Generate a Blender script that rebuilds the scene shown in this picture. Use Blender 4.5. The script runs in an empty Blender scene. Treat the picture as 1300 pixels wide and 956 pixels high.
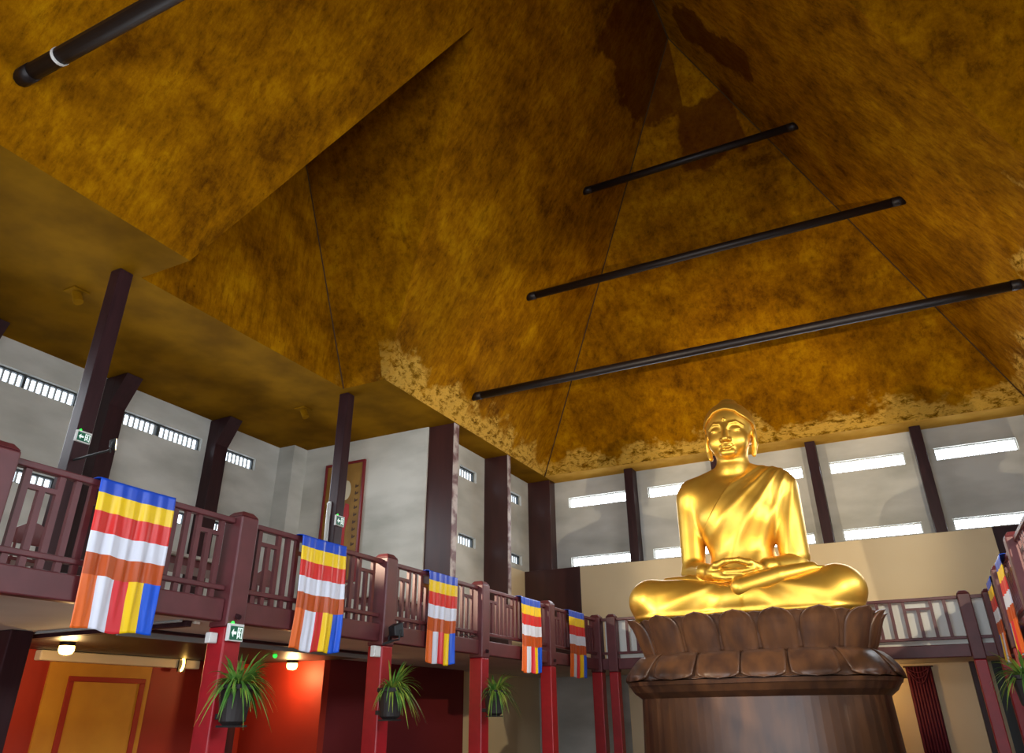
import bpy, math, random
import numpy as np
from mathutils import Vector
R = random.Random(7)
C = bpy.context.scene.collection
EYE = 1.6                      # camera height above the hall floor; z below is measured from eye level

# ------------------------------------------------------------------ camera, world, light, exposure
sc = bpy.context.scene
sc.view_settings.view_transform = 'Standard'
sc.view_settings.look = 'None'
sc.view_settings.exposure = 0.0
sc.view_settings.gamma = 1.0
sc.view_settings.use_curve_mapping = False
cam = bpy.data.cameras.new('camera')
camo = bpy.data.objects.new('camera', cam); C.objects.link(camo)
yaw, pitch, roll = math.radians(26.50571), math.radians(26.76385), math.radians(-0.5767)
f_ = Vector((-math.sin(yaw)*math.cos(pitch), math.cos(yaw)*math.cos(pitch), math.sin(pitch)))
r_ = Vector((math.cos(yaw), math.sin(yaw), 0)); u_ = r_.cross(f_)
r2 = r_*math.cos(roll)+u_*math.sin(roll); u2 = u_*math.cos(roll)-r_*math.sin(roll)
m = camo.matrix_world.copy()
for i in range(3):
    m[i][0] = r2[i]; m[i][1] = u2[i]; m[i][2] = -f_[i]
m[0][3], m[1][3], m[2][3] = 0, 0, EYE
camo.matrix_world = m
cam.sensor_fit = 'HORIZONTAL'; cam.sensor_width = 36
cam.lens = 945.419*36/1300
cam.shift_y = (433-478)/1300
cam.clip_end = 200
sc.camera = camo

wd = bpy.data.worlds.new('world'); sc.world = wd; wd.use_nodes = True
wd.node_tree.nodes['Background'].inputs[0].default_value = (0.75, 0.85, 1.0, 1)
wd.node_tree.nodes['Background'].inputs[1].default_value = 0.6

DAY = (0.86, 0.93, 1.0)
def area(name, loc, direction, sx, sy, power, col=DAY, spread=math.pi):
    l = bpy.data.lights.new(name, 'AREA'); l.shape = 'RECTANGLE'; l.size = sx; l.size_y = sy
    l.energy = power; l.color = col; l.spread = spread
    o = bpy.data.objects.new(name, l); C.objects.link(o)
    o.location = (loc[0], loc[1], loc[2]+EYE)
    o.rotation_euler = Vector(direction).to_track_quat('-Z', 'Y').to_euler()
    return o
# daylight coming in through the glazed entrance doors and the front and side windows
area('front_door_daylight', (-2.95, -2.3, 0.3), (0, 1, 0.12), 9, 3.4, 560)
area('front_window_daylight', (-2.95, -2.4, 5.6), (0, 1, -0.1), 12, 1.6, 240, spread=2.4)
area('left_window_daylight', (-14.6, 10.0, 5.4), (1, 0, -0.3), 10, 1.6, 230, spread=2.3)
area('right_window_daylight', (8.7, 10.0, 5.4), (-1, 0, -0.3), 10, 1.6, 640, spread=2.3)
area('back_window_daylight', (-2.95, 22.35, 5.5), (0, -1, -0.3), 12, 1.4, 200, spread=2.4)
FLOOD = 3000                   # the two floodlights on the tall timber posts, aimed at the statue
FLOODCOL = (1.0, 0.84, 0.60)

# ------------------------------------------------------------------ materials
def lin(c): return tuple(((v/255)/12.92 if v/255 <= 0.04045 else ((v/255+0.055)/1.055)**2.4) for v in c)
def mat(name, col, rough=0.6, metal=0.0, col2=None, scale=3.0, bump=0.0, stretch=None, spec=0.5, emis=None, estr=0.0, lo=0.35, hi=0.65, coat=0.0, detail=6.0):
    m = bpy.data.materials.new(name); m.use_nodes = True
    nt = m.node_tree; b = nt.nodes['Principled BSDF']
    b.inputs['Roughness'].default_value = rough; b.inputs['Metallic'].default_value = metal
    b.inputs['Specular IOR Level'].default_value = spec
    b.inputs['Coat Weight'].default_value = coat
    c1 = lin(col)+(1,)
    b.inputs['Base Color'].default_value = c1
    if col2 is not None or bump:
        tc = nt.nodes.new('ShaderNodeTexCoord'); mp = nt.nodes.new('ShaderNodeMapping')
        nt.links.new(tc.outputs['Object'], mp.inputs[0])
        if stretch: mp.inputs['Scale'].default_value = stretch
        n = nt.nodes.new('ShaderNodeTexNoise'); n.inputs['Scale'].default_value = scale; n.inputs['Detail'].default_value = detail
        nt.links.new(mp.outputs[0], n.inputs['Vector'])
        if col2 is not None:
            rp = nt.nodes.new('ShaderNodeValToRGB')
            rp.color_ramp.elements[0].position = lo; rp.color_ramp.elements[1].position = hi
            rp.color_ramp.elements[0].color = c1; rp.color_ramp.elements[1].color = lin(col2)+(1,)
            nt.links.new(n.outputs['Fac'], rp.inputs[0]); nt.links.new(rp.outputs[0], b.inputs['Base Color'])
        if bump:
            bp = nt.nodes.new('ShaderNodeBump'); bp.inputs['Strength'].default_value = bump; bp.inputs['Distance'].default_value = 0.02
            nt.links.new(n.outputs['Fac'], bp.inputs['Height']); nt.links.new(bp.outputs[0], b.inputs['Normal'])
    if emis is not None:
        b.inputs['Emission Color'].default_value = lin(emis)+(1,); b.inputs['Emission Strength'].default_value = estr
    return m

def ochre_material():
    """ochre plaster: brushed, mottled, flaking along the foot of the slopes, brown damp stains near the ridge"""
    m = bpy.data.materials.new('ochre_plaster'); m.use_nodes = True
    nt = m.node_tree; N = nt.nodes; L = nt.links; b = N['Principled BSDF']
    b.inputs['Roughness'].default_value = 0.75; b.inputs['Specular IOR Level'].default_value = 0.04
    geo = N.new('ShaderNodeNewGeometry')
    def noise(scale, st=(1, 1, 1), detail=8, rough=0.6, dist=0.0):
        mp = N.new('ShaderNodeMapping'); mp.inputs['Scale'].default_value = st
        L.new(geo.outputs['Position'], mp.inputs[0])
        n = N.new('ShaderNodeTexNoise'); n.inputs['Scale'].default_value = scale; n.inputs['Detail'].default_value = detail
        n.inputs['Roughness'].default_value = rough; n.inputs['Distortion'].default_value = dist
        L.new(mp.outputs[0], n.inputs['Vector']); return n.outputs['Fac']
    def ramp(fac, stops):
        r = N.new('ShaderNodeValToRGB'); e = r.color_ramp.elements
        e[0].position, e[0].color = stops[0][0], lin(stops[0][1])+(1,)
        e[1].position, e[1].color = stops[-1][0], lin(stops[-1][1])+(1,)
        for p, c in stops[1:-1]:
            q = e.new(p); q.color = lin(c)+(1,)
        L.new(fac, r.inputs[0]); return r.outputs[0]
    def mix(fac, a, bb, mode='MIX'):
        x = N.new('ShaderNodeMix'); x.data_type = 'RGBA'; x.blend_type = mode
        if isinstance(fac, float): x.inputs[0].default_value = fac
        else: L.new(fac, x.inputs[0])
        for s, v in ((6, a), (7, bb)):
            if isinstance(v, tuple): x.inputs[s].default_value = v
            else: L.new(v, x.inputs[s])
        return x.outputs[2]
    def maths(op, a, bb, clamp=False):
        x = N.new('ShaderNodeMath'); x.operation = op; x.use_clamp = clamp
        for s, v in ((0, a), (1, bb)):
            if isinstance(v, (int, float)): x.inputs[s].default_value = v
            else: L.new(v, x.inputs[s])
        return x.outputs[0]
    def mapr(v, a, bb, c=0.0, d=1.0):
        x = N.new('ShaderNodeMapRange'); x.clamp = True
        L.new(v, x.inputs[0]); x.inputs[1].default_value = a; x.inputs[2].default_value = bb; x.inputs[3].default_value = c; x.inputs[4].default_value = d
        return x.outputs[0]
    base = ramp(noise(0.7, detail=12, rough=0.74, dist=0.1), [(0.34, OC['dark']), (0.46, OC['mid']), (0.56, OC['light']), (0.68, OC['hi'])])
    strokes = ramp(noise(5.0, (1, 1.6, 0.3), 10, 0.78, 0.15), [(0.34, (92, 72, 50)), (0.48, (210, 200, 182)), (0.64, (255, 255, 250))])
    col = mix(0.65, base, strokes, 'MULTIPLY')
    speck = mapr(noise(9, detail=4), 0.68, 0.74)
    col = mix(maths('MULTIPLY', speck, 0.5), col, lin((60, 30, 5))+(1,))
    sep = N.new('ShaderNodeSeparateXYZ'); L.new(geo.outputs['Position'], sep.inputs[0])
    z = sep.outputs['Z']
    # big brown damp stains towards the ridge
    wob = noise(0.9, detail=4, rough=0.6)
    def band(v, lo_, hi_, k, soft=.12):           # 1 between lo_ and hi_, edges made ragged by the noise
        w = maths('ADD', v, maths('MULTIPLY', maths('SUBTRACT', wob, 0.5), k))
        return maths('MULTIPLY', mapr(w, lo_, lo_+soft), mapr(w, hi_, hi_-soft))
    zz = maths('SUBTRACT', z, EYE)
    left = maths('MULTIPLY', maths('MULTIPLY', band(sep.outputs['Y'], 14.1, 30, 1.4), band(zz, 16.5, 30, 1.6)), mapr(sep.outputs['X'], XC+.02, XC-.02))
    right = maths('MULTIPLY', maths('MULTIPLY', band(sep.outputs['Y'], 15.0, 16.4, 1.6), band(zz, 15.2, 18.0, 2.0)), mapr(sep.outputs['X'], XC+.3, XC+.5))
    backp = maths('MULTIPLY', maths('MULTIPLY', band(sep.outputs['X'], -3.35, -1.35, .9), band(zz, 15.0, 17.0, 1.2)), mapr(sep.outputs['Y'], 17.3, 17.6))
    st = maths('MAXIMUM', maths('MAXIMUM', left, right), backp)
    col = mix(maths('MULTIPLY', st, 0.72), col, lin((78, 30, 4))+(1,))
    # flaking band along the foot of the slopes
    nz = noise(1.0, (1, 1, 1), 6, 0.6)
    edge = maths('ADD', maths('MULTIPLY', nz, 2.6), 6.72+EYE)         # wavy upper limit of the flaking
    edge = maths('SUBTRACT', edge, mapr(sep.outputs['Y'], 21.6, 15.0, 0.25, 0.0))
    edge = maths('SUBTRACT', edge, mapr(sep.outputs['X'], -9.912, -9.99, 0.0, 0.75))
    patch = mapr(noise(2.3, (1, 1, 1.4), 8, 0.7), 0.32, 0.43)
    flake = maths('MULTIPLY', maths('MULTIPLY', mapr(maths('SUBTRACT', edge, z), 0.0, 0.25), patch), mapr(sep.outputs['Y'], 12.4, 13.4))
    fcol = ramp(noise(3.6, (1, 1, 2.2), 12, 0.78, 0.3), [(0.36, (52, 36, 8)), (0.44, (140, 102, 20)), (0.52, (222, 176, 78)), (0.7, (200, 150, 50))])
    col = mix(maths('MULTIPLY', flake, 0.8), col, fcol)
    L.new(col, b.inputs['Base Color'])
    bp = N.new('ShaderNodeBump'); bp.inputs['Strength'].default_value = 0.5; bp.inputs['Distance'].default_value = 0.04
    L.new(noise(3.5, (1, 1, 0.6), 8, 0.7), bp.inputs['Height']); L.new(bp.outputs[0], b.inputs['Normal'])
    return m
OC = dict(dark=(104, 62, 0), mid=(148, 96, 0), light=(172, 116, 1), hi=(198, 142, 6))
M = {}
XC = -2.95                     # axis of the hall
M['ochre'] = ochre_material()
M['soffit'] = mat('ochre_soffit', (112, 76, 4), 0.9, spec=0.05, col2=(146, 102, 8), scale=0.9, stretch=(1, 1, 1), bump=0.3)
M['ochre_lit'] = mat('lit_ochre', (222, 170, 70), 0.8, spec=0.1, col2=(204, 150, 46), scale=1.5)  # lighter ochre with bounced light painted into the colour
M['seam'] = mat('dark_seam', (70, 44, 6), 0.9)
M['wall'] = mat('grey_plaster', (174, 174, 166), 0.85, col2=(212, 211, 204), scale=0.9, stretch=(.5, .5, 1.3), bump=0.15, lo=0.3, hi=0.62, detail=9)
M['cream'] = mat('cream_panel', (226, 206, 168), 0.6, col2=(220, 198, 158), scale=0.4)
M['white_board'] = mat('white_board', (232, 234, 228), 0.6)
M['maroon'] = mat('maroon_paint', (100, 44, 48), 0.45, col2=(88, 37, 41), scale=4, bump=0.08)
M['maroon_dark'] = mat('dark_maroon_wood', (58, 32, 36), 0.42, spec=0.25, col2=(47, 25, 29), scale=3, stretch=(3, 3, 0.5), bump=0.05)
M['pilaster'] = mat('brown_board', (68, 36, 34), 0.35, col2=(56, 29, 29), scale=2, stretch=(2, 2, 0.4))
M['red'] = mat('red_paint', (170, 20, 34), 0.4, col2=(150, 15, 28), scale=4)
M['red_wall'] = mat('red_wall_paint', (158, 38, 12), 0.6, col2=(144, 32, 10), scale=1)
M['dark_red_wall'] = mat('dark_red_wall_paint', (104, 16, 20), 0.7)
M['yellow_panel'] = mat('yellow_panel', (205, 142, 34), 0.6, col2=(190, 126, 28), scale=1.5)
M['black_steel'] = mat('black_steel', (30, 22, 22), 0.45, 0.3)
M['frame_dark'] = mat('dark_window_frame', (44, 50, 52), 0.5)
M['conc'] = mat('concrete_bar', (150, 150, 146), 0.8)
M['pane'] = mat('frosted_pane', (240, 245, 250), 0.3, emis=(226, 240, 255), estr=3.2)
M['pane_back'] = mat('bright_frosted_pane', (240, 245, 250), 0.3, emis=(236, 245, 255), estr=10.0)
M['pale_frame'] = mat('pale_window_frame', (200, 200, 194), 0.5)
M['gold'] = mat('gold_leaf', (238, 193, 88), 0.40, 0.9, col2=(222, 174, 68), scale=2.2, bump=0.03, lo=0.3, hi=0.7)
M['bronze_wood'] = mat('dark_carved_wood', (70, 48, 38), 0.36, 0.1, col2=(98, 66, 44), scale=1.6, stretch=(2.5, 2.5, 0.6), bump=0.08)
M['floor'] = mat('red_tile', (112, 84, 72), 0.4, col2=(126, 96, 82), scale=1.2)
M['ceiling_low'] = mat('grey_plaster_soffit', (226, 216, 200), 0.8, col2=(212, 202, 186), scale=0.8)
M['white'] = mat('white_plastic', (225, 225, 222), 0.5)
M['tube'] = mat('white_tube', (232, 232, 226), 0.4)
M['sign_green'] = mat('sign_green', (8, 92, 66), 0.4, emis=(10, 110, 80), estr=0.15)
M['sign_white'] = mat('sign_white', (235, 245, 240), 0.4, emis=(235, 255, 245), estr=0.5)
M['led_green'] = mat('green_led', (40, 250, 70), 0.4, emis=(30, 255, 60), estr=3)
M['lamp_glow'] = mat('warm_lamp', (255, 210, 120), 0.4, emis=(255, 200, 100), estr=14)
M['flood_glow'] = mat('flood_glass', (255, 236, 200), 0.3, emis=(255, 226, 170), estr=3)
M['black'] = mat('black_plastic', (22, 22, 24), 0.5)
M['leaf'] = mat('leaf_green', (58, 116, 44), 0.5, col2=(120, 164, 70), scale=6)
M['leaf_light'] = mat('leaf_yellow_green', (96, 136, 44), 0.5, col2=(172, 182, 74), scale=6)
M['pot'] = mat('dark_pot', (36, 30, 30), 0.6)
M['curtain'] = mat('plum_curtain', (98, 26, 44), 0.7)
M['chair_wood'] = mat('red_brown_wood', (96, 36, 36), 0.45)
M['table_top'] = mat('pale_table_top', (190, 184, 172), 0.5)
M['art_bg'] = mat('old_gold_paper', (156, 116, 48), 0.7, col2=(128, 90, 34), scale=1.6, bump=0.05)
M['art_red'] = mat('picture_red', (176, 26, 30), 0.6)
M['art_pale'] = mat('picture_pale', (206, 196, 170), 0.7)
M['art_dark'] = mat('picture_ink', (70, 44, 24), 0.7)
M['art_frame'] = mat('picture_frame_red', (120, 24, 30), 0.45)
M['flake_white'] = mat('worn_paint', (112, 78, 78), 0.6, col2=(190, 176, 170), scale=2.6, stretch=(1, 1, 1.2), lo=0.42, hi=0.58, detail=9)
for nm, c in dict(blue=(8, 74, 200), yellow=(255, 212, 0), redf=(222, 30, 26), whitef=(226, 230, 244), orange=(194, 78, 8), orange2=(236, 108, 36), red2=(226, 50, 60), blue2=(10, 90, 225)).items():
    M['fl_'+nm] = mat('satin_'+nm, c, 0.38, 0.0, spec=0.5)

# ------------------------------------------------------------------ mesh helpers (coordinates: hall metres, z from eye level)
class MB:
    def __init__(s): s.v = []; s.f = []; s.m = []
    def add(s, vs, fs, mi=0):
        o = len(s.v); s.v += [tuple(float(c) for c in p) for p in vs]
        s.f += [tuple(i+o for i in q) for q in fs]; s.m += [mi]*len(fs); return s
    def box(s, x0, x1, y0, y1, z0, z1, mi=0):
        return s.add([(x, y, z) for x in (x0, x1) for y in (y0, y1) for z in (z0, z1)],
                     [(0, 1, 3, 2), (4, 6, 7, 5), (0, 4, 5, 1), (2, 3, 7, 6), (0, 2, 6, 4), (1, 5, 7, 3)], mi)
    def prism(s, pts, ext, mi=0):
        n = len(pts); e = Vector(ext)
        vs = [Vector(p) for p in pts]; vs = vs+[p+e for p in vs]
        return s.add(vs, [tuple(range(n))[::-1], tuple(range(n, 2*n))]+[(i, (i+1) % n, n+(i+1) % n, n+i) for i in range(n)], mi)
    def tube(s, pts, rad, n=10, mi=0, cap=True):
        pts = [Vector(p) for p in pts]; k = len(pts)
        rad = rad if isinstance(rad, (list, tuple)) else [rad]*k
        t0 = (pts[1]-pts[0]).normalized(); a = t0.orthogonal().normalized(); vs = []
        for i, p in enumerate(pts):
            t = (pts[min(i+1, k-1)]-pts[max(i-1, 0)]).normalized()
            a = (a-t*a.dot(t)).normalized(); b = t.cross(a)
            vs += [p+(a*math.cos(2*math.pi*j/n)+b*math.sin(2*math.pi*j/n))*rad[i] for j in range(n)]
        fs = [(i*n+j, i*n+(j+1) % n, (i+1)*n+(j+1) % n, (i+1)*n+j) for i in range(k-1) for j in range(n)]
        if cap: fs += [tuple(range(n))[::-1], tuple(range((k-1)*n, k*n))]
        return s.add(vs, fs, mi)
    def lathe(s, c, prof, n=20, mi=0):
        vs = [(c[0]+r*math.cos(2*math.pi*j/n), c[1]+r*math.sin(2*math.pi*j/n), c[2]+z) for r, z in prof for j in range(n)]
        k = len(prof)
        return s.add(vs, [(i*n+j, i*n+(j+1) % n, (i+1)*n+(j+1) % n, (i+1)*n+j) for i in range(k-1) for j in range(n)]+[tuple(range(n))[::-1], tuple(range((k-1)*n, k*n))], mi)
def wloc(o):
    v = Vector((0, 0, 0))
    while o is not None: v += o.location; o = o.parent
    return v
def obj(name, mb, mats, parent=None, bevel=0.0, smooth=False, origin=None):
    me = bpy.data.meshes.new(name)
    if parent is not None: off = wloc(parent); loc = Vector((0, 0, 0))
    else:
        if origin is None:
            a = np.array(mb.v); origin = ((a[:, 0].min()+a[:, 0].max())/2, (a[:, 1].min()+a[:, 1].max())/2, a[:, 2].min())
        off = Vector((origin[0], origin[1], origin[2]+EYE)); loc = off
    me.from_pydata([(x-off[0], y-off[1], z+EYE-off[2]) for x, y, z in mb.v], [], mb.f)
    mats = mats if isinstance(mats, (list, tuple)) else [mats]
    for q in mats: me.materials.append(q)
    me.polygons.foreach_set('material_index', mb.m)
    if smooth: me.polygons.foreach_set('use_smooth', [True]*len(me.polygons))
    me.update()
    o = bpy.data.objects.new(name, me); C.objects.link(o); o.location = loc
    if parent is not None: o.parent = parent
    if bevel:
        md = o.modifiers.new('bevel', 'BEVEL'); md.width = bevel; md.segments = 2; md.limit_method = 'ANGLE'
    return o
def tag(o, label, cat, group=None, kind=None):
    o['label'] = label; o['category'] = cat
    if group: o['group'] = group
    if kind: o['kind'] = kind
    return o
def thing(name, label, cat, loc, group=None):
    o = bpy.data.objects.new(name, None); C.objects.link(o); o.location = (loc[0], loc[1], loc[2]+EYE)
    o.empty_display_size = 0.2
    return tag(o, label, cat, group)
def struct(name, mb, m, label=None, cat=None, parent=None, bevel=0.0, smooth=False):
    o = obj(name, mb, m, parent, bevel, smooth)
    if parent is None:
        o['kind'] = 'structure'
        if label: o['label'] = label; o['category'] = cat or 'wall'
    return o

# ------------------------------------------------------------------ the shell of the hall
XC = -2.95                     # axis of the hall
def mx(x): return 2*XC-x       # mirror across the axis
FL = -1.6                      # hall floor
SOF = 7.16                     # flat ceiling over the galleries
WL = -15.58; BAYY = 16.33; NARX = -10.75; BACK = 23.1; FRONT = 2*10.2-23.1
GF0, GF1 = 1.07, 1.30          # gallery slab

b = MB().box(WL-.3, mx(WL)+.3, FRONT-.3, BACK+.3, FL-.2, FL)
struct('floor', b, M['floor'], 'dark red tiled hall floor', 'floor')

def wallholes(mb, axis, c0, c1, a0, a1, z0, z1, holes):
    """wall slab between c0 and c1 on 'axis', spanning a0..a1 and z0..z1, with rectangular openings"""
    As = sorted({a0, a1}|{q for h in holes for q in h[:2]}); Zs = sorted({z0, z1}|{q for h in holes for q in h[2:]})
    for i in range(len(As)-1):
        for j in range(len(Zs)-1):
            am, zm = (As[i]+As[i+1])/2, (Zs[j]+Zs[j+1])/2
            if any(h[0] < am < h[1] and h[2] < zm < h[3] for h in holes): continue
            if axis == 'x': mb.box(c0, c1, As[i], As[i+1], Zs[j], Zs[j+1])
            else: mb.box(As[i], As[i+1], c0, c1, Zs[j], Zs[j+1])
UP, LO = (6.24, 6.58), (4.32, 4.62)
leftwin = [(y0, y1) for y0, y1 in ((4.4, 6.6), (7.1, 9.48), (10.42, 12.98), (13.6, 14.92))]
narwin = [(18.08, 19.07), (21.22, 22.12)]
backwin = [(-9.44, -7.44), (-6.68, -4.68), (-3.93, -1.92), (-1.17, .83), (1.58, 3.56)]
TOP = SOF+0.05
def holes(ws, rows=(UP, LO)): return [(a, c, r[0], r[1]) for a, c in ws for r in rows]
wb = MB(); wallholes(wb, 'x', WL-.3, WL, 4.0, BAYY+.3, FL, TOP, holes(leftwin)); struct('wall_left', wb, M['wall'], 'pale grey plaster wall behind the left gallery', 'wall')
wb = MB(); wallholes(wb, 'x', mx(WL), mx(WL)+.3, 4.0, BAYY+.3, FL, TOP, holes(leftwin)); struct('wall_right', wb, M['wall'])
wb = MB(); wallholes(wb, 'x', NARX-.3, NARX, BAYY+.3, BACK, FL, TOP, holes(narwin)); struct('wall_left_narrow', wb, M['wall'])
wb = MB(); wallholes(wb, 'x', mx(NARX), mx(NARX)+.3, BAYY+.3, BACK, FL, TOP, holes(narwin)); struct('wall_right_narrow', wb, M['wall'])
wb = MB(); wallholes(wb, 'y', BACK, BACK+.3, NARX-.3, mx(NARX)+.3, FL, TOP, holes(backwin)); struct('wall_back', wb, M['wall'])
wb = MB().box(WL, NARX, BAYY, BAYY+.3, FL, TOP); struct('wall_left_bay', wb, M['wall'])
wb = MB().box(mx(NARX), mx(WL), BAYY, BAYY+.3, FL, TOP); struct('wall_right_bay', wb, M['wall'])
wb = MB().box(WL, NARX, 3.75, 4.05, FL, TOP).box(NARX-.3, NARX, FRONT, 3.75, FL, TOP); struct('wall_left_front', wb, M['wall'])
wb = MB().box(mx(NARX), mx(WL), 3.75, 4.05, FL, TOP).box(mx(NARX), mx(NARX)+.3, FRONT, 3.75, FL, TOP); struct('wall_right_front', wb, M['wall'])
wb = MB(); wallholes(wb, 'y', FRONT-.3, FRONT, NARX-.3, mx(NARX)+.3, FL, TOP, [(-7.5, 1.6, FL, 2.0)]+holes(backwin[1:4], (UP, LO))); struct('wall_front', wb, M['wall'])
wb = MB().box(-15.58, -15.0, 15.77, BAYY, GF1, SOF); struct('trim_1', wb, M['wall'], bevel=.01)

nwin = [0]
def window(axis, c, sgn, a0, a1, z0, z1, pm, step=.145):
    """strip window: dark frame, frosted pane, row of slim concrete bars; sgn = side of the room"""
    nwin[0] += 1
    def bx(mb, p0, p1, q0, q1, r0, r1):
        p0, p1 = sorted((p0, p1))
        if axis == 'x': mb.box(p0, p1, q0, q1, r0, r1)
        else: mb.box(q0, q1, p0, p1, r0, r1)
    t = .03 if pm is M['pane_back'] else .035; d0, d1 = c-sgn*.22, c-sgn*.1
    fr = MB()
    bx(fr, d0, d1, a0, a1, z0, z0+t); bx(fr, d0, d1, a0, a1, z1-t, z1)
    bx(fr, d0, d1, a0, a0+t, z0+t, z1-t); bx(fr, d0, d1, a1-t, a1, z0+t, z1-t)
    if a1-a0 > 1.5 and pm is not M['pane_back']: bx(fr, d0, d1, (a0+a1)/2-.03, (a0+a1)/2+.03, z0+t, z1-t)
    w = struct('window_%d' % nwin[0], fr, M['pale_frame'] if pm is M['pane_back'] else M['frame_dark'])
    pn = MB(); bx(pn, c-sgn*.2, c-sgn*.185, a0+t, a1-t, z0+t, z1-t); obj('pane', pn, pm, w)
    br = MB(); n = max(3, round((a1-a0-2*t)/step))
    for i in range(1, n):
        q = a0+t+(a1-a0-2*t)*i/n; bw = .010 if pm is M['pane_back'] else .016; bx(br, c-sgn*.184, c-sgn*.14, q-bw, q+bw, z0+t, z1-t)
    obj('bars', br, M['pale_frame'] if pm is M['pane_back'] else M['conc'], w)
for rr in (UP, LO):
    for a, e in leftwin: window('x', WL, 1, a, e, rr[0], rr[1], M['pane'])
    for a, e in leftwin: window('x', mx(WL), -1, a, e, rr[0], rr[1], M['pane'])
    for a, e in narwin: window('x', NARX, 1, a, e, rr[0], rr[1], M['pane'])
    for a, e in narwin: window('x', mx(NARX), -1, a, e, rr[0], rr[1], M['pane'])
    for a, e in backwin: window('y', BACK, -1, a, e, rr[0], rr[1], M['pane_back'])
    for a, e in backwin[1:4]: window('y', FRONT, 1, a, e, rr[0], rr[1], M['pane'])
# glazed entrance doors behind the camera
db = MB()
for i in range(7):
    x = -7.5+9.1*i/6; db.box(x-.06, x+.06, FRONT-.2, FRONT-.08, FL, 2.0)
db.box(-7.5, 1.6, FRONT-.2, FRONT-.08, 1.9, 2.0).box(-7.5, 1.6, FRONT-.2, FRONT-.08, .5, .58)
dd = struct('door_1', db, M['maroon']); obj('pane', MB().box(-7.44, 1.54, FRONT-.16, FRONT-.14, FL, 1.9), M['pane'], dd)

# roof: hipped vault with a cross gable on either side, open above the hall
SL = .587; SB = .43
def xl(z): return -9.907+SL*(z-SOF)
RZ = SOF+(XC+9.907)/SL; YB, YF = 22.2, 2*10.2-22.2
G0, G1, GX = 7.3, 13.1, -11.13
PZ = SOF+2.9/SB
rb = MB()
def tri(*p): rb.add(p, [tuple(range(len(p)))])
AB = (XC, YB-SB*(RZ-SOF), RZ); AF = (XC, YF+SB*(RZ-SOF), RZ)
for mir in (0, 1):
    g = (lambda p: (mx(p[0]), p[1], p[2])) if mir else (lambda p: p)
    BL, FLn = g((-9.907, YB, SOF)), g((-9.907, YF, SOF))
    FN, NN, PK = g((-9.907, G1, SOF)), g((-9.907, G0, SOF)), g((xl(PZ), 10.2, PZ))
    FO, NO, PO = g((GX, G1, SOF)), g((GX, G0, SOF)), g((GX, 10.2, PZ))
    tri(BL, FN, PK, AB); tri(PK, AF, AB); tri(NN, FLn, AF, PK)
    tri(FN, FO, PO, PK); tri(NN, PK, PO, NO); tri(FO, NO, PO)
tri((-9.907, YB, SOF), AB, (mx(-9.907), YB, SOF)); tri((-9.907, YF, SOF), (mx(-9.907), YF, SOF), AF)
struct('ceiling', rb, M['ochre'], 'ochre plastered vault rising over the hall', 'ceiling')
seam = lambda nm, a, c, r=.03: struct(nm, MB().tube([a, c], r, 6), M['seam'])
seam('trim_91', (-9.907, YB, SOF), AB); seam('trim_92', (mx(-9.907), YB, SOF), AB); seam('trim_93', AF, AB, .06)
seam('trim_94', (GX, G1, SOF), (GX, 10.2, PZ), .025); seam('trim_95', (mx(GX), G1, SOF), (mx(GX), 10.2, PZ), .025)
sb = MB(); T = .12
for mir in (0, 1):
    g = (lambda a, c: (mx(c), mx(a))) if mir else (lambda a, c: (a, c))
    for x0, x1, y0, y1 in ((WL-.3, GX-.004, FRONT-.3, BACK+.3), (GX-.004, -9.907, FRONT-.3, G0), (GX-.004, -9.907, G1, BACK+.3)):
        q = g(x0, x1); sb.box(q[0], q[1], y0, y1, SOF, SOF+T)
struct('ceiling_back', MB().box(-9.907, mx(-9.907), YB, BACK+.3, SOF, SOF+T), M['ochre_lit'])  # back strip of the soffit, its bounced light painted in as a lighter ochre
sb.box(-9.907, mx(-9.907), FRONT-.3, YF, SOF, SOF+T)
struct('ceiling_flat', sb, M['soffit'], 'flat ochre ceiling over the galleries', 'ceiling')

# gallery slabs
gb = MB().box(WL, -7.62, 2.2, BACK, GF0, GF1); struct('floor_gallery_left', gb, M['ceiling_low'])
gb = MB().box(mx(-7.62), mx(WL), 2.2, BACK, GF0, GF1); struct('floor_gallery_right', gb, M['ceiling_low'])
gb = MB().box(-7.62, mx(-7.62), 20.16, BACK, GF0, GF1); struct('floor_gallery_back', gb, M['ceiling_low'])

# boarded walls at the back
tag(obj('wall_panel', MB().box(-8.8, 2.32, 22.2, 22.3, GF1, 4.13), M['cream'], bevel=.01), 'wide cream panelled screen under the back windows, behind the golden statue', 'panel')
tag(obj('wall_panel', MB().box(NARX, -8.8, 22.2, 22.3, GF1, 4.14), M['pilaster'], bevel=.01), 'dark brown board panel left of the wide cream screen', 'panel')
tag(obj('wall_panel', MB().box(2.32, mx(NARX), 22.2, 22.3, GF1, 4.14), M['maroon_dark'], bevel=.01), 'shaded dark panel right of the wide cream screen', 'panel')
tag(obj('wall_panel', MB().box(NARX, NARX+.06, 19.76, 22.19, GF1, 4.14), M['cream'], bevel=.01), 'narrow beige board on the side wall between brown pilasters', 'panel')
struct('wall_under_back', MB().box(-7.5, mx(-7.5), 22.2, 22.3, FL, GF0), M['cream'])

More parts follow.
